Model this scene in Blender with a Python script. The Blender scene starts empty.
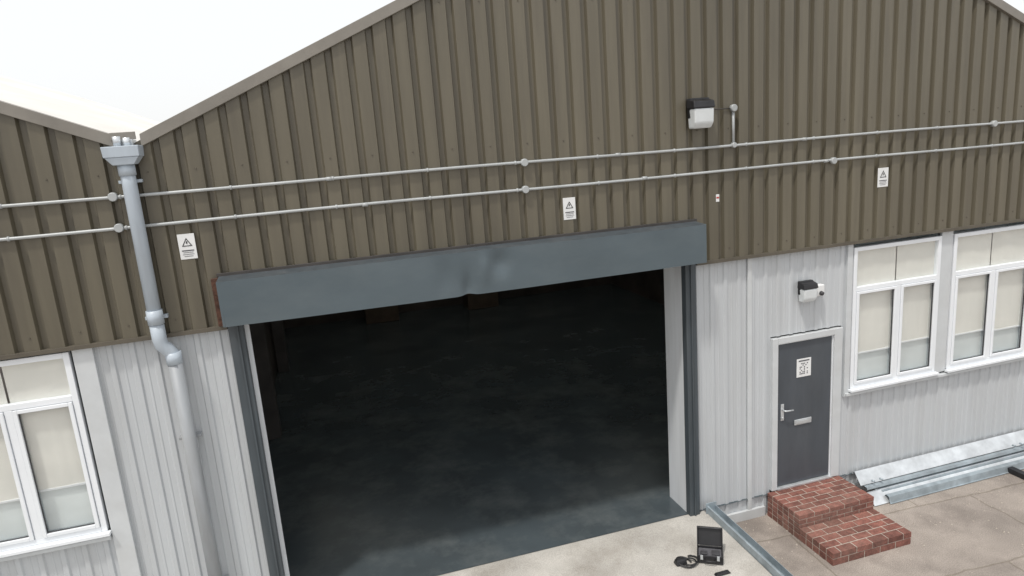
import bpy, bmesh, math, random
from mathutils import Vector, Matrix
random.seed(7)
SC=bpy.context.scene
# ---------------------------------------------------------------- materials
def mat(name,col,rough=.6,metal=0.,var=.15,scale=3.,stretch=(1,1,1),bump=0.,bscale=60.,dirt=None,dirt_amt=0.,spec=.5,fine=.0,sheetw=0.,sheetv=.06):
    m=bpy.data.materials.new(name);m.use_nodes=True
    nt=m.node_tree;N=nt.nodes;Lk=nt.links
    b=N['Principled BSDF']
    b.inputs['Roughness'].default_value=rough;b.inputs['Metallic'].default_value=metal
    b.inputs['Specular IOR Level'].default_value=spec
    tc=N.new('ShaderNodeNewGeometry')
    mp=N.new('ShaderNodeMapping');mp.inputs['Scale'].default_value=stretch
    Lk.new(tc.outputs['Position'],mp.inputs['Vector'])
    n=N.new('ShaderNodeTexNoise');n.inputs['Scale'].default_value=scale;n.inputs['Detail'].default_value=3;n.inputs['Roughness'].default_value=.6
    Lk.new(mp.outputs[0],n.inputs['Vector'])
    r=N.new('ShaderNodeValToRGB')
    r.color_ramp.elements[0].position=.32;r.color_ramp.elements[1].position=.68
    c0=[c*(1-var) for c in col];c1=[min(1,c*(1+var)) for c in col]
    r.color_ramp.elements[0].color=(*c0,1);r.color_ramp.elements[1].color=(*c1,1)
    Lk.new(n.outputs['Fac'],r.inputs['Fac'])
    out=r.outputs['Color']
    if dirt:
        n2=N.new('ShaderNodeTexNoise');n2.inputs['Scale'].default_value=1.1;n2.inputs['Detail'].default_value=5;n2.inputs['Roughness'].default_value=.68
        Lk.new(mp.outputs[0],n2.inputs['Vector'])
        r2=N.new('ShaderNodeValToRGB');r2.color_ramp.elements[0].position=.46;r2.color_ramp.elements[1].position=.7
        r2.color_ramp.elements[0].color=(0,0,0,1);r2.color_ramp.elements[1].color=(dirt_amt,)*3+(1,)
        Lk.new(n2.outputs['Fac'],r2.inputs['Fac'])
        mx=N.new('ShaderNodeMix');mx.data_type='RGBA'
        Lk.new(r2.outputs['Color'],mx.inputs['Factor']);Lk.new(out,mx.inputs[6]);mx.inputs[7].default_value=(*dirt,1)
        out=mx.outputs[2]
    if fine:
        n4=N.new('ShaderNodeTexNoise');n4.inputs['Scale'].default_value=90;n4.inputs['Detail'].default_value=1
        Lk.new(tc.outputs['Position'],n4.inputs['Vector'])
        mr=N.new('ShaderNodeMapRange');mr.inputs['From Min'].default_value=.3;mr.inputs['From Max'].default_value=.7
        mr.inputs['To Min'].default_value=1-fine;mr.inputs['To Max'].default_value=1+fine
        Lk.new(n4.outputs['Fac'],mr.inputs['Value'])
        vm=N.new('ShaderNodeVectorMath');vm.operation='SCALE'
        Lk.new(out,vm.inputs[0]);Lk.new(mr.outputs[0],vm.inputs['Scale']);out=vm.outputs[0]
    if sheetw:
        # each sheet comes from its own batch of paint: small tone steps from sheet to sheet
        sp=N.new('ShaderNodeSeparateXYZ');Lk.new(tc.outputs['Position'],sp.inputs[0])
        dv=N.new('ShaderNodeMath');dv.operation='DIVIDE';dv.inputs[1].default_value=sheetw;Lk.new(sp.outputs[0],dv.inputs[0])
        fl=N.new('ShaderNodeMath');fl.operation='FLOOR';Lk.new(dv.outputs[0],fl.inputs[0])
        wn=N.new('ShaderNodeTexWhiteNoise');wn.noise_dimensions='1D';Lk.new(fl.outputs[0],wn.inputs['W'])
        mr=N.new('ShaderNodeMapRange');mr.inputs['To Min'].default_value=1-sheetv;mr.inputs['To Max'].default_value=1+sheetv
        Lk.new(wn.outputs['Value'],mr.inputs['Value'])
        vm=N.new('ShaderNodeVectorMath');vm.operation='SCALE'
        Lk.new(out,vm.inputs[0]);Lk.new(mr.outputs[0],vm.inputs['Scale']);out=vm.outputs[0]
    Lk.new(out,b.inputs['Base Color'])
    if bump:
        n3=N.new('ShaderNodeTexNoise');n3.inputs['Scale'].default_value=bscale;n3.inputs['Detail'].default_value=2
        Lk.new(tc.outputs['Position'],n3.inputs['Vector'])
        bp=N.new('ShaderNodeBump');bp.inputs['Strength'].default_value=bump;bp.inputs['Distance'].default_value=.01
        Lk.new(n3.outputs['Fac'],bp.inputs['Height']);Lk.new(bp.outputs[0],b.inputs['Normal'])
    return m
M={}
PER=.212
M['brown']=mat('brown_cladding_paint',(.130,.116,.084),.36,0,.10,1.5,(5,5,.35),.12,4,(.085,.075,.058),.5,sheetw=PER*5,sheetv=.07)
M['brown_trim']=mat('brown_trim_paint',(.095,.083,.063),.5,0,.15,3)
M['verge']=mat('verge_flashing_paint',(.215,.20,.175),.45,0,.12,3)
M['white_sheet']=mat('white_cladding_paint',(.50,.525,.545),.36,0,.03,1.5,(3,3,.4),.05,4,(.39,.395,.39),.3,sheetw=1.0,sheetv=.025)
M['white_trim']=mat('white_trim_paint',(.55,.575,.59),.4,0,.04,4,(1,1,1),0,1,(.40,.39,.36),.25)
M['upvc']=mat('upvc_frame_white',(.78,.81,.84),.3,0,.02,3)
M['slate']=mat('slate_canopy_paint',(.085,.112,.128),.32,0,.06,1.2,(1,1,2),.08,3,(.15,.175,.185),.25)
M['jamb']=mat('slate_jamb_paint',(.055,.068,.078),.5,0,.15,3,(3,3,.5),0,1,(.12,.12,.12),.3)
M['door']=mat('door_paint',(.062,.072,.085),.42,0,.10,2,(2,2,.6),.05,5,(.11,.12,.13),.3)
M['rust']=mat('rusty_steel',(.085,.04,.026),.9,0,.5,18,bump=.5)
M['galv']=mat('galvanised_steel',(.62,.65,.67),.34,.5,.16,5,(1,1,1),.15,12,(.36,.37,.37),.4)
M['galv_blue']=mat('weathered_galvanised_steel',(.33,.385,.42),.5,.4,.22,5,(1,1,1),.15,12,(.20,.215,.22),.5)
M['conduit']=mat('conduit_plastic_grey',(.40,.42,.425),.4,.1,.12,2)
M['pipe']=mat('downpipe_grey_plastic',(.44,.50,.56),.42,0,.06,2,(3,3,.5),0,1,(.30,.32,.34),.5)
M['pipe2']=mat('downpipe_old_grey',(.31,.33,.35),.5,0,.12,2,(3,3,.5),0,1,(.22,.22,.21),.5)
M['black']=mat('black_plastic',(.015,.015,.017),.45,0,.3,8)
M['darkgrey']=mat('dark_grey_plastic',(.05,.05,.055),.5,0,.2,8)
M['diffuser']=mat('lamp_diffuser',(.62,.65,.66),.2,0,.04,8)
M['signw']=mat('sign_white',(.74,.75,.75),.4,0,.03,6)
M['ink']=mat('sign_ink',(.05,.05,.05),.5,0,.1,6)
M['red']=mat('sign_red',(.45,.05,.04),.5,0,.1,6)
M['foam']=mat('grey_foam',(.09,.09,.10),.95,0,.2,20)
M['mortar']=mat('mortar',(.40,.36,.31),.95,0,.15,20,bump=.4)
M['apron']=mat('pale_concrete',(.43,.415,.385),.9,0,.12,1.4,(1,1,1),.35,45,(.25,.23,.20),.65,fine=.16)
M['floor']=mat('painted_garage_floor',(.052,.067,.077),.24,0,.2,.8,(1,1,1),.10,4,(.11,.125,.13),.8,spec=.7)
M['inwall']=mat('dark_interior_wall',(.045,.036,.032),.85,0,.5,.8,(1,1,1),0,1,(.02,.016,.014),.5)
M['incol']=mat('interior_steelwork',(.05,.045,.042),.7,0,.3,2)
M['pallet']=mat('brown_cardboard',(.07,.05,.035),.85,0,.3,2)
M['reveal']=mat('reveal_white',(.66,.69,.72),.5,0,.05,2,(4,4,.4),0,1,(.47,.47,.47),.3)
M['blind']=mat('roller_blind',(.82,.81,.765),.8,0,.05,.8)
M['room']=mat('frosted_backing',(.70,.75,.76),.7,0,.10,1.2)
M['roof']=mat('roof_sheet_pale',(.66,.64,.60),.6,0,.10,1,(1,.2,1))

def glass():
    m=bpy.data.materials.new('window_glass');m.use_nodes=True
    N=m.node_tree.nodes;Lk=m.node_tree.links
    N.remove(N['Principled BSDF']);o=N['Material Output']
    t=N.new('ShaderNodeBsdfTransparent');t.inputs[0].default_value=(.97,.985,.98,1)
    g=N.new('ShaderNodeBsdfGlossy');g.inputs['Roughness'].default_value=.03
    n=N.new('ShaderNodeTexNoise');n.inputs['Scale'].default_value=1.4;n.inputs['Detail'].default_value=1
    ge=N.new('ShaderNodeNewGeometry');Lk.new(ge.outputs['Position'],n.inputs['Vector'])
    bp=N.new('ShaderNodeBump');bp.inputs['Strength'].default_value=.2;bp.inputs['Distance'].default_value=.03
    Lk.new(n.outputs['Fac'],bp.inputs['Height']);Lk.new(bp.outputs[0],g.inputs['Normal'])
    mx=N.new('ShaderNodeMixShader');mx.inputs[0].default_value=.20
    Lk.new(t.outputs[0],mx.inputs[1]);Lk.new(g.outputs[0],mx.inputs[2]);Lk.new(mx.outputs[0],o.inputs['Surface'])
    return m
M['glass']=glass()
def added_rooflight():  # sheet for the added roof openings that let light into the hall
    m=bpy.data.materials.new('translucent_added_rooflight');m.use_nodes=True
    N=m.node_tree.nodes;Lk=m.node_tree.links
    N.remove(N['Principled BSDF']);o=N['Material Output']
    n=N.new('ShaderNodeTexNoise');n.inputs['Scale'].default_value=2;n.inputs['Detail'].default_value=1
    r=N.new('ShaderNodeValToRGB');r.color_ramp.elements[0].color=(.26,.26,.22,1);r.color_ramp.elements[1].color=(.42,.42,.37,1)
    Lk.new(n.outputs['Fac'],r.inputs['Fac'])
    t=N.new('ShaderNodeBsdfTranslucent');Lk.new(r.outputs[0],t.inputs[0]);Lk.new(t.outputs[0],o.inputs['Surface'])
    return m
M['added_rooflight']=added_rooflight()

def ground_mat():
    m=mat('worn_concrete_paving',(.315,.278,.245),.92,0,.22,.9,(1,1,1),.5,50,(.175,.152,.135),.8,fine=.25)
    nt=m.node_tree;N=nt.nodes;Lk=nt.links;b=N['Principled BSDF']
    src=b.inputs['Base Color'].links[0].from_socket
    g=N.new('ShaderNodeNewGeometry')
    mp=N.new('ShaderNodeMapping');mp.inputs['Rotation'].default_value=(0,0,math.radians(3));mp.inputs['Location'].default_value=(.35,.2,0)
    nz=N.new('ShaderNodeTexNoise');nz.inputs['Scale'].default_value=3;nz.inputs['Detail'].default_value=3
    ad=N.new('ShaderNodeVectorMath');ad.operation='MULTIPLY_ADD';ad.inputs[1].default_value=(.09,.09,0)
    Lk.new(g.outputs['Position'],nz.inputs['Vector']);Lk.new(nz.outputs['Color'],ad.inputs[0]);Lk.new(g.outputs['Position'],ad.inputs[2])
    Lk.new(ad.outputs[0],mp.inputs['Vector'])
    br=N.new('ShaderNodeTexBrick');br.offset=.3
    br.inputs['Scale'].default_value=1;br.inputs['Mortar Size'].default_value=.02;br.inputs['Mortar Smooth'].default_value=.9
    br.inputs['Brick Width'].default_value=2.9;br.inputs['Row Height'].default_value=1.3
    br.inputs['Color1'].default_value=(1,1,1,1);br.inputs['Color2'].default_value=(.86,.86,.87,1);br.inputs['Mortar'].default_value=(.66,.65,.61,1)
    Lk.new(mp.outputs[0],br.inputs['Vector'])
    mx=N.new('ShaderNodeMix');mx.data_type='RGBA';mx.blend_type='MULTIPLY';mx.inputs['Factor'].default_value=1
    Lk.new(src,mx.inputs[6]);Lk.new(br.outputs['Color'],mx.inputs[7]);Lk.new(mx.outputs[2],b.inputs['Base Color'])
    return m
M['ground']=ground_mat()
def brick_mat():
    m=mat('red_brick',(.185,.075,.058),.85,0,.3,14,bump=.4,bscale=80,fine=.2,dirt=(.22,.15,.12),dirt_amt=.5)
    N=m.node_tree.nodes;Lk=m.node_tree.links;b=N['Principled BSDF'];src=b.inputs['Base Color'].links[0].from_socket
    g=N.new('ShaderNodeNewGeometry');mr=N.new('ShaderNodeMapRange');mr.inputs['To Min'].default_value=.78;mr.inputs['To Max'].default_value=1.25
    Lk.new(g.outputs['Random Per Island'],mr.inputs['Value'])
    vm=N.new('ShaderNodeVectorMath');vm.operation='SCALE';Lk.new(src,vm.inputs[0]);Lk.new(mr.outputs[0],vm.inputs['Scale']);Lk.new(vm.outputs[0],b.inputs['Base Color'])
    return m
M['brick']=brick_mat()

# ---------------------------------------------------------------- helpers
def empty(name,loc=(0,0,0)):
    e=bpy.data.objects.new(name,None);SC.collection.objects.link(e);e.location=loc;e.empty_display_size=.2;return e
def obj(name,verts,faces,m,parent=None,smooth=False,bevel=0):
    me=bpy.data.meshes.new(name);me.from_pydata([tuple(v) for v in verts],[],faces);me.update()
    o=bpy.data.objects.new(name,me);SC.collection.objects.link(o)
    me.materials.append(M[m] if isinstance(m,str) else m)
    bm=bmesh.new();bm.from_mesh(me);bmesh.ops.recalc_face_normals(bm,faces=bm.faces)
    bm.to_mesh(me);bm.free()
    if smooth:
        for p in me.polygons:p.use_smooth=True
    if bevel:
        b=o.modifiers.new('bevel','BEVEL');b.width=bevel;b.segments=2;b.limit_method='ANGLE'
    if parent:o.parent=parent
    return o
CUBEF=[(0,1,3,2),(4,6,7,5),(0,4,5,1),(2,3,7,6),(0,2,6,4),(1,5,7,3)]
def cubev(x0,x1,y0,y1,z0,z1):
    return [(x,y,z) for x in(x0,x1) for y in(y0,y1) for z in(z0,z1)]
def box(name,x0,x1,y0,y1,z0,z1,m,parent=None,bevel=.004):
    return obj(name,cubev(x0,x1,y0,y1,z0,z1),CUBEF,m,parent,bevel=bevel)
def boxes(name,L_,m,parent=None,bevel=.003):
    V=[];F=[]
    for b in L_:
        o=len(V);V+=cubev(*b);F+=[tuple(i+o for i in f) for f in CUBEF]
    return obj(name,V,F,m,parent,bevel=bevel)
def tube(name,pts,r,m,parent=None,n=12,cap=True):
    pts=[Vector(p) for p in pts];rs=r if isinstance(r,(list,tuple)) else [r]*len(pts)
    V=[];F=[];prev=None
    for i,p in enumerate(pts):
        t=(pts[min(i+1,len(pts)-1)]-pts[max(i-1,0)]).normalized()
        if prev is None:
            a=Vector((0,0,1)) if abs(t.z)<.9 else Vector((0,1,0))
            u=t.cross(a).normalized()
        else:
            u=(prev-t*prev.dot(t)).normalized()
        prev=u;w=t.cross(u)
        for k in range(n):
            a=2*math.pi*k/n;V.append(p+(u*math.cos(a)+w*math.sin(a))*rs[i])
    for i in range(len(pts)-1):
        for k in range(n):
            F.append((i*n+k,i*n+(k+1)%n,(i+1)*n+(k+1)%n,(i+1)*n+k))
    if cap:F+= [tuple(range(n)),tuple(range((len(pts)-1)*n,len(pts)*n))]
    o=obj(name,V,F,m,parent)
    for p in o.data.polygons:p.use_smooth=len(p.vertices)==4
    return o
def rot_about(o,pivot,axis,deg):
    o.data.transform(Matrix.Translation(pivot)@Matrix.Rotation(math.radians(deg),4,axis)@Matrix.Translation(-Vector(pivot)))

def sheet(name,x0,x1,zb,ztop,m,parent,y=0.,period=.2,pan=.09,web=.018,depth=.035,phase=0.,extra=(),minor=False):
    crest=period-pan-2*web
    xs=[]
    k=math.floor((x0-phase)/period)-1
    while True:
        b=phase+k*period
        if b>x1:break
        if minor:
            c=b+pan/2
            xs+=[(b,0),(c-.012,0),(c-.006,-.005),(c+.006,-.005),(c+.012,0),(b+pan,0),(b+pan+web,-depth),(b+pan+web+crest,-depth)]
        else:
            xs+=[(b,0),(b+pan,0),(b+pan+web,-depth),(b+pan+web+crest,-depth)]
        k+=1
    xs.append((b,0))
    def yy(x):
        for (a,ya),(c,yc) in zip(xs,xs[1:]):
            if a<=x<=c:return ya+(yc-ya)*((x-a)/(c-a) if c>a else 0)
        return 0
    px=sorted(set([x0,x1]+[e for e in extra if x0<e<x1]+[round(a,5) for a,_ in xs if x0<a<x1]))
    V=[];F=[]
    f=ztop if callable(ztop) else (lambda x:ztop)
    for x in px:
        V+=[(x,y+yy(x),zb),(x,y+yy(x),f(x))]
    for i in range(len(px)-1):
        F.append((2*i,2*i+2,2*i+3,2*i+1))
    o=obj(name,V,F,m,parent)
    s=o.modifiers.new('thick','SOLIDIFY');s.thickness=.0015;s.offset=0
    return o

# ---------------------------------------------------------------- warehouse
W=empty('warehouse_building')
VX=-1.64;VZ=5.30;SL=.452;APX=4.85;APZ=VZ+SL*(APX-VX)
SLL=.42;RX=APX+(APX-VX)
def roofz(x):
    if x<VX:
        LA=VX-6.4
        return VZ+SLL*(VX-x) if x>LA else VZ+SLL*6.4-SLL*(LA-x)
    if x<APX:return VZ+SL*(x-VX)
    if x<RX:return APZ-SL*(x-APX)
    return VZ+SL*(x-RX)
ZC=3.42
sheet('upper_cladding',-14,16,ZC,lambda x:roofz(x)-.02,'brown',W,0,PER,.052,.016,.044,phase=.03,extra=(VX,APX,RX,VX-6.4))
box('cladding_drip_flashing_left',-14,-1.07,-.057,.03,ZC-.03,ZC+.012,'brown_trim',W,.002)
box('cladding_drip_flashing_right',4.36,16,-.057,.03,ZC-.03,ZC+.012,'brown_trim',W,.002)
def slope_strip(name,xa,xb,m,y0,y1,zl,zh,parent=W):
    za,zb=roofz(xa+1e-4 if xb>xa else xa),roofz(xb-1e-4)
    V=[(x,y,z+o_) for (x,z) in((xa,za),(xb,zb)) for y in(y0,y1) for o_ in(zl,zh)]
    return obj(name,V,CUBEF,m,parent,bevel=.004)
RL=[(3.2,4.4),(6.8,8.0),(10.4,11.6)]  # unseen rooflight strips, added to brighten the garage floor
for nm,a,b in (('verge_flashing_a',VX-6.4,VX-.10),('verge_flashing_b',VX+.10,APX),('verge_flashing_c',APX,RX-.1),('verge_flashing_d',VX-12.5,VX-6.4)):
    slope_strip(nm,a,b,'verge',-.075,.06,-.085,.03)
    if nm[-1] in 'ad':
        slope_strip('roof_slope_'+nm[-1],a,b,'roof',.06,22,-.06,-.005)
    else:
        ys=[.06]+[v for r in RL for v in r]+[22]
        for i in range(0,len(ys),2): slope_strip('roof_slope_%s_%d'%(nm[-1],i//2),a,b,'roof',ys[i],ys[i+1],-.06,-.005)
        for i,(p,q) in enumerate(RL):
            za,zb=roofz(a+1e-4),roofz(b-1e-4)
            obj('added_rooflight_%s_%d'%(nm[-1],i),[(a,p,za-.03),(b,p,zb-.03),(b,q,zb-.03),(a,q,za-.03)],[(0,1,2,3)],'added_rooflight',W)
box('valley_gutter',VX-.12,VX+.12,.05,22,VZ-.12,VZ+.0,'galv',W,.003)
def screws(name,rows,x0,x1,y,per,ph,m):
    V=[];F=[]
    for z in rows:
        x=ph
        while x<x1:
            if x>x0 and z<roofz(x)-.12:
                o=len(V);r=.007
                V+=[(x+r*math.cos(a),y-.008,z+r*math.sin(a)) for a in [i*math.pi/3 for i in range(6)]]
                V+=[(x+r*1.3*math.cos(a),y,z+r*1.3*math.sin(a)) for a in [i*math.pi/3 for i in range(6)]]
                F.append(tuple(range(o,o+6)));F+=[(o+i,o+(i+1)%6,o+6+(i+1)%6,o+6+i) for i in range(6)]
            x+=per
    return obj(name,V,F,m,W)
screws('cladding_fixings',(3.56,5.02,6.5),-4.0,12,-.044,PER*2,.03+.052+.016+.064-PER*20,'brown_trim')

def lw(n,x0,x1,z0,z1): return sheet('lower_wall_sheet_'+n,x0,x1,z0,z1,'white_sheet',W,.035,.2,.13,.014,.018,phase=.05,minor=True)
lw('a',-14,-4.15,-.3,ZC-.02);lw('b',-4.15,-2.50,-.3,1.36);lw('c',-2.33,-1.07,-.3,ZC-.02)
lw('d',4.35,5.50,-.3,ZC-.02);lw('e',5.50,6.62,2.27,ZC-.02);lw('f',6.62,6.72,-.3,ZC-.02);lw('g',6.72,10.12,-.3,1.26);lw('h',10.12,16,-.3,ZC-.02)
box('left_window_trim',-2.50,-2.32,-.012,.05,-.3,ZC-.032,'white_trim',W)
box('wall_joint_trim',5.13,5.19,-.004,.03,-.3,ZC-.032,'white_trim',W)
box('window_surround_post',8.285,8.485,.005,.05,1.30,ZC-.032,'white_trim',W)
box('window_edge_trim',6.68,6.765,-.005,.05,1.22,ZC-.032,'white_trim',W)
box('window_sill_flashing',6.70,10.15,-.035,.05,1.235,1.275,'white_trim',W)
box('left_window_sill_flashing',-4.2,-2.51,-.035,.05,1.345,1.385,'white_trim',W)
boxes('wall_base_flashing',[(4.35,5.40,-.012,.03,-.3,-.16),(6.66,16,-.012,.03,-.3,-.16),(-14,-2.51,-.012,.03,-.3,.02),(-2.31,-1.07,-.012,.03,-.3,.02)],'white_trim',W)

def window(tag,x0,x1,z0,zt,z1,mull):
    fw=.055
    y0,y1=-.01,.055
    L_=[(x0,x0+fw,y0,y1,z0,z1),(x1-fw,x1,y0,y1,z0,z1),(x0+fw,x1-fw,y0,y1,z0,z0+fw),(x0+fw,x1-fw,y0,y1,z1-fw,z1),(x0+fw,x1-fw,y0,y1,zt-.03,zt+.03),(mull-.035,mull+.035,y0,y1,z0+fw,zt-.03)]
    boxes('window_frame_'+tag,L_,'upvc',W,.004)
    sh=[];s=.042
    gk=[]
    for a,b in((x0+fw,mull-.035),(mull+.035,x1-fw)):
        c,d_=z0+fw,zt-.03
        e=.004
        sh+=[(a+e,a+s,-.024,.03,c+e,d_-e),(b-s,b-e,-.024,.03,c+e,d_-e),(a+s,b-s,-.024,.03,c+e,c+s),(a+s,b-s,-.024,.03,d_-s,d_-e)]
        i=s
        gk+=[(a+i,a+i+.006,-.004,.018,c+i,d_-i),(b-i-.006,b-i,-.004,.018,c+i,d_-i),(a+i+.006,b-i-.006,-.004,.018,c+i,c+i+.006),(a+i+.006,b-i-.006,-.004,.018,d_-i-.006,d_-i)]
    boxes('window_sashes_'+tag,sh,'upvc',W,.005)
    boxes('window_gaskets_'+tag,gk,'darkgrey',W,0)
    obj('window_glass_'+tag,[(x0+.03,.02,z0+.03),(x1-.03,.02,z0+.03),(x1-.03,.02,z1-.03),(x0+.03,.02,z1-.03)],[(0,1,2,3)],'glass',W)
    for q,(a,b) in enumerate(((x0+.03,mull-.01),(mull+.01,x1-.03))):
        zb=z0+(zt-z0)*(.34+.03*(q if tag!='b' else -q))
        V=[];F=[];n=24
        for i in range(n+1):
            u=i/n
            yb=.055+.003*math.sin(u*9+q)+.0015*math.sin(u*31)
            V+=[(a+(b-a)*u,yb,zb),(a+(b-a)*u,yb,z1)]
            if i:F.append((2*i-2,2*i,2*i+1,2*i-1))
        obj('window_blind_%s_%d'%(tag,q),V,F,'blind',W,True)
        box('window_blind_rail_%s_%d'%(tag,q),a,b,.046,.064,zb-.018,zb+.004,'upvc',W,.002)
    obj('window_lower_film_'+tag,[(x0+.03,.075,z0),(x1-.03,.075,z0),(x1-.03,.075,zb+.1),(x0+.03,.075,zb+.1)],[(0,1,2,3)],'room',W)
    obj('window_room_'+tag,cubev(x0-.02,x1+.02,.080,.42,z0-.05,z1+.03),[f for i,f in enumerate(CUBEF) if i!=2],'room',W)
    boxes('window_sill_'+tag,[(x0-.03,x1+.03,-.07,.0,z0-.035,z0-.002)],'upvc',W)
window('a',6.78,8.27,1.33,2.75,3.33,7.55)
window('b',8.50,10.02,1.33,2.75,3.33,9.27)
window('c',-4.10,-2.53,1.44,2.90,3.37,-3.14)

# office door
D=empty('door');D.parent=W
boxes('door_frame',[(5.50,5.585,-.02,.06,.05,2.25),(6.485,6.62,-.02,.06,.05,2.25),(5.585,6.485,-.02,.06,2.17,2.25)],'white_trim',D,.004)
boxes('door_jamb_stop',[(5.587,5.60,.0,.055,.07,2.168),(6.47,6.483,.0,.055,.07,2.168),(5.60,6.47,.0,.055,2.155,2.168)],'upvc',D,.002)
box('door_leaf',5.604,6.466,.012,.055,.085,2.15,'door',D,.006)
box('door_threshold',5.585,6.485,-.035,.06,.045,.075,'galv',D,.004)
box('door_notice',5.90,6.13,.006,.0115,1.64,1.90,'signw',D,.002)
pr=[]
random.seed(3)
for r_ in range(7):
    for c_ in range(6):
        if random.random()<.62:pr.append((5.945+c_*.023,5.945+c_*.023+.016,.0035,.0055,1.68+r_*.024,1.694+r_*.024))
boxes('door_notice_print',pr+[(5.93,6.10,.0035,.0055,1.862,1.878)],'foam',D,0)
random.seed(7)
box('letter_plate',5.87,6.15,-.002,.0115,.95,1.03,'galv',D,.006)
box('letter_plate_flap',5.895,6.125,-.009,-.003,.968,1.012,'galv',D,.004)
box('handle_backplate',5.65,5.70,-.0,.0115,1.06,1.30,'galv',D,.004)
tube('handle_lever',[(5.675,.0,1.22),(5.675,-.055,1.22),(5.70,-.062,1.22),(5.80,-.062,1.215)],.011,'galv',D)
tube('door_lock_cylinder',[(5.675,.01,1.10),(5.675,-.016,1.10)],.014,'galv',D)

# garage doorway
OX0,OX1=-.92,4.20
boxes('doorway_jamb_post',[(-1.065,OX0,-.055,.05,-.02,3.46),(OX1,4.345,-.055,.05,-.3,3.46)],'jamb',W,.006)
boxes('doorway_jamb_track',[(-.985,-.965,-.075,-.056,-.02,3.46),(4.262,4.28,-.075,-.056,-.1,3.46)],'jamb',W,.003)
boxes('doorway_reveal',[(OX0-.14,OX0-.004,.052,.50,0,3.46),(OX1+.004,OX1+.14,.052,.50,0,3.46),(OX0,OX1,.15,.5,3.47,3.55)],'reveal',W,.004)
box('doorway_reveal_edge',OX0-.003,OX0+.045,.052,.09,0.006,3.46,'reveal',W,.003)
HX0,HX1,HY=-1.55,9.5,14
zr=lambda x:roofz(x)-.062
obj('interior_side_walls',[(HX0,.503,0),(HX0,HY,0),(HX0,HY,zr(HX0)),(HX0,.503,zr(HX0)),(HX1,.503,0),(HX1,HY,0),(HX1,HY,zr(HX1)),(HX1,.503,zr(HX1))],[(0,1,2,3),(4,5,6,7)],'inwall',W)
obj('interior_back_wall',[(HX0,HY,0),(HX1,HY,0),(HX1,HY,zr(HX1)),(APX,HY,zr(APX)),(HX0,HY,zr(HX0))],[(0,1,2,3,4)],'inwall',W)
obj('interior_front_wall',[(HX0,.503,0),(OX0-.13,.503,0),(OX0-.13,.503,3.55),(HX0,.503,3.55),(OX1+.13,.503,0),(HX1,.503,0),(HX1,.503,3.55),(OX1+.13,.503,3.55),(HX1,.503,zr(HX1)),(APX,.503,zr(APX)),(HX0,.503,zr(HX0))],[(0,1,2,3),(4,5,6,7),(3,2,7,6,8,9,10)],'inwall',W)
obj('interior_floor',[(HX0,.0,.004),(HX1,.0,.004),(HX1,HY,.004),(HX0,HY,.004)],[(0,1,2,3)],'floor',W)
cols=[(HX0+.05,HX0+.3,y,y+.25,0.01,5.1) for y in(5.2,9.4)]+[(9.2,9.45,y,y+.25,.01,5.9) for y in(5.2,9.4)]
boxes('interior_portal_column',cols,'incol',W)
for y in(5.2,9.4):
    V=[(x,yy,zr(x)+dz) for x in(HX0+.05,APX,9.45) for yy in(y,y+.2) for dz in(-.35,-.02)]
    obj('interior_rafter',V,[(0,1,5,4),(4,5,9,8),(2,6,7,3),(6,10,11,7),(0,4,6,2),(4,8,10,6),(1,3,7,5),(5,7,11,9)],'incol',W)
boxes('stored_cartons',[(.9,1.9,13,13.8,.01,1.2),(4.1,5.1,13,13.8,.01,1.25)],'pallet',W,.01)

# canopy / shutter housing with dents
def canopy():
    x0,x1=-1.065,4.345;nx,nz=260,18
    P=empty('shutter_housing');P.parent=W
    def y(x,z):
        t=(z-3.47)/.46
        y=-.30
        y+=.038*math.exp(-((x-1.42)/.055)**2-((t-.12)/.32)**2)
        y+=.040*math.exp(-((x-1.80)/.10)**2-((t-.66)/.28)**2)
        y-=.020*math.exp(-((x-1.62)/.06)**2-((t-.55)/.30)**2)
        y+=.012*math.exp(-((x-1.18)/.09)**2-((t-.5)/.35)**2)
        y+=.007*math.sin(x*1.7)*(t-.5)+.003*math.sin(x*5.1+t*3)
        return y
    def zbot(x): return 3.468+.016*math.exp(-((x-1.42)/.07)**2)-.010*math.sin((x-x0)/(x1-x0)*math.pi)
    V=[];F=[]
    for i in range(nx+1):
        x=x0+(x1-x0)*i/nx
        for j in range(nz+1):
            t=j/nz
            zb=zbot(x);zt=3.93+.006*math.sin(x*1.3)
            V.append((x,y(x,3.47+.46*t),zb+(zt-zb)*t))
    n=nz+1
    for i in range(nx):
        for j in range(nz):
            a=i*n+j;F.append((a,a+n,a+n+1,a+1))
    obj('housing_front',V,F,'slate',P,True)
    V=[];F=[]
    for i in range(nx+1):
        x=x0+(x1-x0)*i/nx
        zb=zbot(x)
        V+=[(x,y(x,3.93),3.93+.006*math.sin(x*1.3)),(x,-.060,3.945),(x,y(x,3.47),zb),(x,y(x,3.47)+.05,zb)]
    for i in range(nx):
        a=i*4;F+=[(a,a+1,a+5,a+4),(a+2,a+3,a+7,a+6)]
    obj('housing_top',V,F,'jamb',P)
    box('housing_end_left',x0-.004,x0+.02,-.297,-.05,3.475,3.92,'slate',P)
    box('housing_end_right',x1-.02,x1+.006,-.297,-.05,3.475,3.93,'slate',P)
    tube('shutter_roll',[(x0+.05,-.16,3.68),(x1-.05,-.16,3.68)],.09,'jamb',P,20)
    box('housing_rusty_bracket',x0-.075,x0-.01,-.10,-.045,3.44,3.93,'rust',P)
    box('housing_back_flashing',x0-.02,x1+.02,-.07,-.046,3.94,3.975,'incol',P)
canopy()

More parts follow.
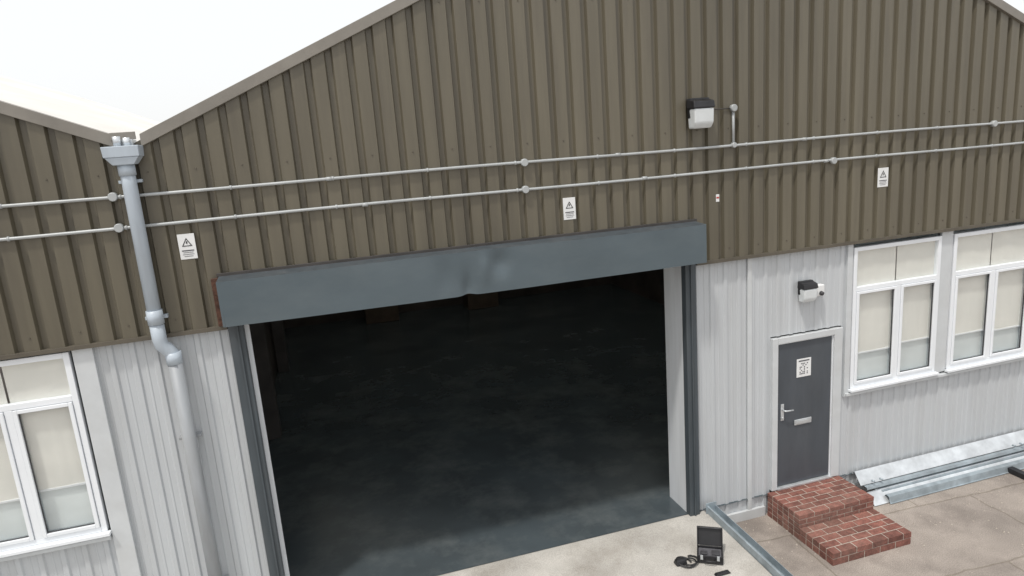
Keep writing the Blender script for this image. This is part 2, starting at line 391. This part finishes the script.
# ---------------------------------------------------------------- rainwater pipe
R=empty('rainwater_downpipe')
def frus(name,x,y,z0,z1,hx0,hy0,hx1,hy1,m,p,bevel=.006):
    V=[(x+sx*hx,y+sy*hy,z) for sx in(-1,1) for sy in(-1,1) for z,hx,hy in((z0,hx0,hy0),(z1,hx1,hy1))]
    return obj(name,V,CUBEF,m,p,bevel=bevel)
px,py=-1.685,-.14
frus('hopper_rim',-1.685,-.15,5.17,5.27,.150,.10,.156,.105,'pipe',R)
frus('hopper_body',-1.685,-.15,5.10,5.169,.09,.08,.142,.095,'pipe',R)
boxes('gutter_outlet',[(-1.76,-1.60,-.12,.05,5.271,5.33)],'galv',R)
box('gutter_stop_end',-1.79,-1.57,-.085,-.077,5.33,5.40,'verge',R)
tube('outlet_pipe_a',[(-1.72,-.15,5.272),(-1.72,-.15,5.36)],.035,'galv',R)
tube('outlet_pipe_b',[(-1.64,-.15,5.272),(-1.64,-.15,5.345)],.03,'galv',R)
tube('upper_pipe',[(px,py,5.12),(px,py,4.9),(px-.0,py,3.50)],.064,'pipe',R,24)
tube('pipe_socket_a',[(px,py,5.10),(px,py,5.0)],.074,'pipe',R,24)
tube('pipe_socket_b',[(px,py,3.70),(px,py,3.56)],.075,'pipe',R,24)
tube('pipe_offset',[(px,py,3.56),(px,py,3.40),(px+.01,py+.005,3.34),(px+.05,py+.02,3.29),(px+.085,py+.03,3.23),(px+.09,py+.03,3.1)],.067,'pipe',R,24)
tube('lower_pipe',[(px+.09,py+.03,3.18),(px+.09,py+.03,-.1)],.068,'pipe2',R,24)
tube('pipe_socket_c',[(px+.09,py+.03,3.25),(px+.09,py+.03,3.13)],.075,'pipe',R,24)
boxes('pipe_clip',[(px-.10,px+.10,py+.04,-.045,3.60,3.635),(px-.10,px+.10,py+.04,-.045,4.93,4.96)],'pipe',R)
boxes('pipe_clip_lower',[(px-.015,px+.195,py+.07,.015,z,z+.03) for z in(2.3,.6)],'pipe2',R)

# ---------------------------------------------------------------- conduits
C=empty('electrical_conduit')
def run(name,z,x0,x1,zs):
    pts=[];x=x0
    while x<=x1:
        pts.append((x,-.066,z+.006*math.sin(x*1.1+zs)));x+=.5
    tube(name,pts,.016,'conduit',C,10)
    x=x0+.4
    while x<x1:
        tube('saddle',[(x-.01,-.062,z+.006*math.sin(x*1.1+zs)),(x+.01,-.062,z+.006*math.sin(x*1.1+zs))],.023,'conduit',C,10);x+=.98
run('upper_run',4.815,-12,15,0.);run('lower_run',4.52,-12,15,1.)
def jb(x,z,r=.042):
    tube('junction_box',[(x,-.045,z),(x,-.095,z),(x,-.100,z)],[r,r,r*.85],'conduit',C,20)
for x,z in((-1.86,4.815),(-1.86,4.52),(2.22,4.815),(2.21,4.52),(6.34,4.515),(8.98,4.81),(4.88,5.25)):jb(x,z)
jb(4.88,4.815,.032)
tube('vertical_drop',[(4.88,-.066,5.24),(4.88,-.066,4.82)],.016,'conduit',C,10)
tube('lamp_feed',[(4.88,-.06,5.25),(4.55,-.055,5.25)],.006,'incol',C,8)
for x in(.12,3.35,5.9):
    tube('coupler',[(x-.03,-.066,4.815),(x+.03,-.066,4.815)],.021,'conduit',C,10)
    tube('coupler',[(x+.3,-.066,4.52),(x+.36,-.066,4.52)],.021,'conduit',C,10)

# ---------------------------------------------------------------- wall lamps
def lamp(x,z,s=1.,yb=-.045):
    P=empty('wall_floodlight')
    w=.13*s
    box('lamp_back_box',x-w,x+w,yb-.07*s,yb,z-.06*s,z+.17*s,'black',P,.012)
    V=[(x+sx*a,yb-b,z+c) for sx in(-1,1) for (a,b,c) in((w*1.05,.0,.17*s),(w*1.05,.16*s,.13*s),(w*1.08,.18*s,.05*s),(w*1.08,.0,.05*s))]
    obj('lamp_hood',V,[(0,1,2,3),(4,7,6,5),(0,4,5,1),(1,5,6,2),(2,6,7,3),(3,7,4,0)],'black',P,bevel=.012)
    V=[(x+sx*a,yb-b,z+c) for sx in(-1,1) for (a,b,c) in((w,.005,.048*s),(w,.170*s,.048*s),(w*.98,.165*s,-.12*s),(w*.92,.12*s,-.18*s),(w*.92,.005,-.18*s))]
    obj('lamp_diffuser',V,[(0,1,2,3,4),(9,8,7,6,5),(0,5,6,1),(1,6,7,2),(2,7,8,3),(3,8,9,4),(4,9,5,0)],'diffuser',P,bevel=.018)
    return P
lamp(4.40,5.22)
P2=lamp(6.00,2.85,.80,.012)
box('sensor_box',6.14,6.26,-.07,.012,2.76,2.91,'signw',P2,.012)
tube('sensor_lens',[(6.20,-.07,2.80),(6.20,-.10,2.795),(6.20,-.11,2.79)],[.03,.028,.012],'darkgrey',P2,16)

# ---------------------------------------------------------------- signs
def sign(x,z,w,h,y=-.045):
    P=empty('warning_sign')
    box('plate',x-w/2,x+w/2,y-.004,y-.001,z-h/2,z+h/2,'signw',P,.001)
    yf=y-.0065;cz=z+h*.16;r=w*.36
    def tri(R_):return [(x+R_*math.sin(a),yf,cz+R_*math.cos(a)-.01) for a in(0,2*math.pi/3,4*math.pi/3)]
    a=tri(r);b=tri(r*.70)
    obj('triangle',a+b,[(0,1,4,3),(1,2,5,4),(2,0,3,5)],'ink',P)
    obj('bolt',[(x-.004,yf,cz+r*.22),(x+.008,yf,cz+r*.22),(x+.004,yf,cz-r*.25),(x-.008,yf,cz-r*.2)],[(0,1,2,3)],'ink',P)
    bars=[]
    for i,(f,t) in enumerate(((.36,.010),(.3,.004),(.34,.004),(.26,.004))):
        zz=z-h*.16-i*h*.075;bars.append((x-w*f,x+w*f,yf,yf+.0015,zz-t/2,zz+t/2))
    boxes('lettering',bars,'foam',P,0)
sign(-1.305,4.275,.155,.25);sign(2.73,4.255,.15,.25);sign(7.16,4.235,.17,.25)
T=empty('small_wall_tag')
box('tag_plate',4.645,4.69,-.049,-.045,4.15,4.24,'signw',T,.001);box('tag_print',4.65,4.685,-.0515,-.0495,4.19,4.21,'red',T,0)

# ---------------------------------------------------------------- ground
g=obj('ground',[(-300,-300,-.3),(300,-300,-.3),(300,300,-.3),(-300,300,-.3)],[(0,1,2,3)],'ground')
V=[];F=[];ys=[0.0,-.15,-1.2,-2.4,-3.6,-5.2];zs=[-.001,-.004,-.04,-.10,-.19,-.302]
for y_,z_ in zip(ys,zs):V+=[(-7,y_,z_),(4.44,y_,z_)]
for i in range(5):F.append((2*i,2*i+1,2*i+3,2*i+2))
nb=len(V)
V+=[(4.44,0,-.35),(4.44,-5.2,-.35),(-7,0,-.35),(-7,-5.2,-.35)]
F.append(tuple([2*i+1 for i in range(6)]+[nb+1,nb]));F.append(tuple([2*i for i in range(6)]+[nb+3,nb+2]))
obj('concrete_apron',V,F,'apron')
random.seed(21)
V=[];F=[]
def grit(x,y,z,s):
    o=len(V)
    for dx_,dy_,dz_ in((1,0,0),(-1,0,0),(0,1,0),(0,-1,0),(0,0,.8),(0,0,-.2)):
        V.append((x+dx_*s*random.uniform(.6,1.2),y+dy_*s*random.uniform(.6,1.2),z+dz_*s))
    F.extend([(o,o+2,o+4),(o+2,o+1,o+4),(o+1,o+3,o+4),(o+3,o,o+4),(o,o+3,o+5),(o+3,o+1,o+5),(o+1,o+2,o+5),(o+2,o,o+5)])
for i in range(420):
    grit(random.uniform(4.62,9.5),-abs(random.gauss(0,.9))-.02,-.298,random.uniform(.004,.015))
for i in range(110):
    yy_=-random.uniform(.05,1.2);grit(random.uniform(1.5,4.4),yy_,-.002-.036*(-yy_),random.uniform(.003,.009))
obj('loose_grit',V,F,'mortar')

# ---------------------------------------------------------------- brick steps
def steps():
    P=empty('brick_steps')
    V=[];F=[];MV=[];MF=[]
    def block(x0,x1,y0,y1,z0,z1,nc):
        ch=(z1-z0)/nc
        for c in range(nc):
            za=z0+c*ch+ (0 if c==0 else .009);zb=z0+(c+1)*ch
            nx=round((x1-x0)/.225);L=(x1-x0)/nx
            ny=round((y1-y0)/.112);Wd=(y1-y0)/ny
            for j in range(ny):
                sh=((j+c)%2)*L/2
                cells=[]
                a=x0-sh
                while a<x1-1e-4:
                    b=min(a+L,x1);a2=max(a,x0)
                    if b-a2>.03:cells.append((a2,b))
                    a+=L
                for a,b in cells:
                    g_=.0055
                    jx=random.uniform(-.002,.002);jz=random.uniform(-.003,.001) if c==nc-1 else 0
                    o=len(V)
                    V.extend(cubev(a+(g_ if a>x0+.001 else jx),b-(g_ if b<x1-.001 else jx),y0+j*Wd+(g_ if j else jx),y0+(j+1)*Wd-(g_ if j<ny-1 else 0),za,zb+jz))
                    F.extend([tuple(i+o for i in f) for f in CUBEF])
        o=len(MV);MV.extend(cubev(x0+.005,x1-.005,y0+.005,y1-.003,z0,z1-.005));MF.extend([tuple(i+o for i in f) for f in CUBEF])
    block(5.43,6.62,-.66,-.015,-.3,.045,5)
    block(5.43,6.62,-1.26,-.665,-.3,-.128,2)
    obj('bricks',V,F,'brick',P,bevel=.004)
    obj('mortar_bed',MV,MF,'mortar',P)
steps()

# ---------------------------------------------------------------- guard rail beams
def extrude_profile(name,prof,p0,p1,m,parent,th=.004,up=(0,0,1)):
    p0=Vector(p0);p1=Vector(p1);t=(p1-p0).normalized();u=Vector(up);s=t.cross(u).normalized()
    V=[];F=[]
    for p in(p0,p1):
        for a,b in prof:V.append(p+s*a+u*b)
    n=len(prof)
    for i in range(n-1):F.append((i,i+1,n+i+1,n+i))
    o=obj(name,V,F,m,parent);md=o.modifiers.new('thick','SOLIDIFY');md.thickness=th;md.offset=0
    return o
def rotp(pr,lean):
    c,s=math.cos(math.radians(lean)),math.sin(math.radians(lean))
    return [(a*c-b*s, a*s+b*c) for a,b in pr]
def wprof(lean,h=.31,d_=.075):
    pr=[(0,0),(0,.02),(1,.06),(1,.115),(.0,.15),(1,.185),(1,.24),(0,.28),(0,.30)]
    return rotp([(a*d_,b/.30*h) for a,b in pr],lean)
GR=empty('steel_guardrail_beams')
cpr=[(-.05,0),(0,0),(.0,.20),(-.05,.20),(-.05,.18)]
extrude_profile('beam_upper_channel',rotp(cpr,38),(6.84,-.20,-.075),(13.6,-.18,-.07),'galv',GR,.006)
extrude_profile('beam_upper_lip',rotp([(0,0),(.045,.02),(.045,.05),(0,.07)],20),(6.86,-.26,-.13),(13.6,-.24,-.13),'galv_blue',GR,.006)
extrude_profile('beam_lower_channel',rotp(cpr,48),(6.88,-.42,-.285),(13.4,-.40,-.285),'galv',GR,.006)
extrude_profile('beam_w_section',wprof(74,.30),(7.12,-.46,-.29),(13.5,-.45,-.29),'galv_blue',GR)
for bx_ in(6.98,7.12,9.6,9.75):
    tube('splice_bolt',[(bx_,-.25,.0),(bx_,-.30,.01)],.014,'galv_blue',GR,8)
boxes('timber_bearer',[(9.30,9.40,-.86,-.2,-.298,-.22)],'black',GR)
RB=empty('galvanised_steel_channel')
extrude_profile('channel',[(-.06,.10),(-.06,0),(.06,0),(.06,.10),(.04,.10)],(4.50,-.08,.004),(4.53,-2.9,-.13),'galv_blue',RB,.006)
boxes('end_plate',[(4.42,4.58,-.085,-.075,.0,.15)],'galv_blue',RB)

# ---------------------------------------------------------------- equipment case
K=empty('open_equipment_case')
def case():
    x0,x1,y0,y1=3.80,4.10,-1.02,-.80
    z=-.022
    parts=[]
    parts.append(boxes('case_base',[(x0,x1,y0,y1,z,z+.02),(x0,x0+.015,y0,y1,z+.021,z+.10),(x1-.015,x1,y0,y1,z+.021,z+.10),(x0+.015,x1-.015,y0,y0+.015,z+.021,z+.10),(x0+.015,x1-.015,y1-.015,y1,z+.021,z+.10)],'black',K,.006))
    parts.append(box('case_foam',x0+.017,x1-.017,y0+.017,y1-.017,z+.022,z+.075,'foam',K,.004))
    lid=boxes('case_lid',[(x0,x1,y1,y1+.02,z+.10,z+.32),(x0,x0+.015,y1-.04,y1-.001,z+.10,z+.32),(x1-.015,x1,y1-.04,y1-.001,z+.10,z+.32),(x0+.016,x1-.016,y1-.04,y1-.001,z+.305,z+.32)],'black',K,.006)
    rot_about(lid,(x0,y1,z+.10),'X',-20)
    parts.append(lid)
    parts.append(boxes('case_contents',[(x0+.04,x0+.12,y0+.05,y0+.11,z+.076,z+.10),(x0+.17,x0+.26,y0+.06,y0+.15,z+.076,z+.095)],'darkgrey',K,.008))
    parts.append(tube('case_handle',[(x0+.09,y0-.002,z+.06),(x0+.09,y0-.04,z+.06),(x0+.21,y0-.04,z+.06),(x0+.21,y0-.002,z+.06)],.009,'black',K,8))
    parts.append(boxes('case_latches',[(x0+.04,x0+.07,y0-.008,y0-.001,z+.05,z+.11),(x0+.23,x0+.26,y0-.008,y0-.001,z+.05,z+.11)],'galv',K,.002))
    for p in parts: rot_about(p,((x0+x1)/2,(y0+y1)/2,0),'Z',-32)
case()
pts=[]
for i in range(60):
    t=i/59
    a=t*4.6*math.pi
    pts.append((3.60+.10*math.cos(a)*(1-.25*t)+.14*t,-.90+.09*math.sin(a)+.03*math.sin(t*9),-.012+.02*abs(math.sin(a*.7))))
tube('cable',pts,.010,'black',K,8)
frus('controller_pouch',3.58,-.86,-.025,.04,.075,.05,.06,.03,'black',K,.015)
frus('strap',3.93,-1.20,-.036,-.012,.10,.03,.08,.025,'black',K,.008)

# ---------------------------------------------------------------- camera / light
cam=bpy.data.cameras.new('camera');co=bpy.data.objects.new('camera',cam);SC.collection.objects.link(co);SC.camera=co
right=Vector((.9568,-.2810,-.0746)).normalized();fwd=Vector((.2606,.9428,-.2081)).normalized()
down=fwd.cross(right).normalized();right=down.cross(fwd).normalized()
mt=Matrix((( right.x,-down.x,-fwd.x,0),(right.y,-down.y,-fwd.y,-7.2),(right.z,-down.z,-fwd.z,5.0),(0,0,0,1)))
co.matrix_world=mt
cam.sensor_width=36;cam.lens=664/1024*36;cam.clip_end=1500
wd=bpy.data.worlds.new('World');SC.world=wd;wd.use_nodes=True
N=wd.node_tree.nodes;Lk=wd.node_tree.links
bg=N['Background']
sky=N.new('ShaderNodeTexSky');sky.sky_type='NISHITA';sky.sun_disc=False
EL=math.radians(66);AZ=math.radians(228)
sky.sun_elevation=EL;sky.sun_rotation=AZ;sky.air_density=1.;sky.dust_density=6;sky.ozone_density=.6
mx=N.new('ShaderNodeMix');mx.data_type='RGBA';mx.inputs['Factor'].default_value=.75
Lk.new(sky.outputs[0],mx.inputs[6]);mx.inputs[7].default_value=(8.1,8.15,8.15,1)
Lk.new(mx.outputs[2],bg.inputs['Color']);bg.inputs['Strength'].default_value=.15
sl=bpy.data.lights.new('sun','SUN');so=bpy.data.objects.new('sun',sl);SC.collection.objects.link(so)
sl.energy=2.3;sl.angle=math.radians(4);sl.color=(1,.96,.9)
dirv=Vector((math.sin(AZ)*math.cos(EL),math.cos(AZ)*math.cos(EL),math.sin(EL)))
so.rotation_euler=dirv.to_track_quat('Z','Y').to_euler()
SC.view_settings.view_transform='Standard';SC.view_settings.look='None';SC.view_settings.exposure=0
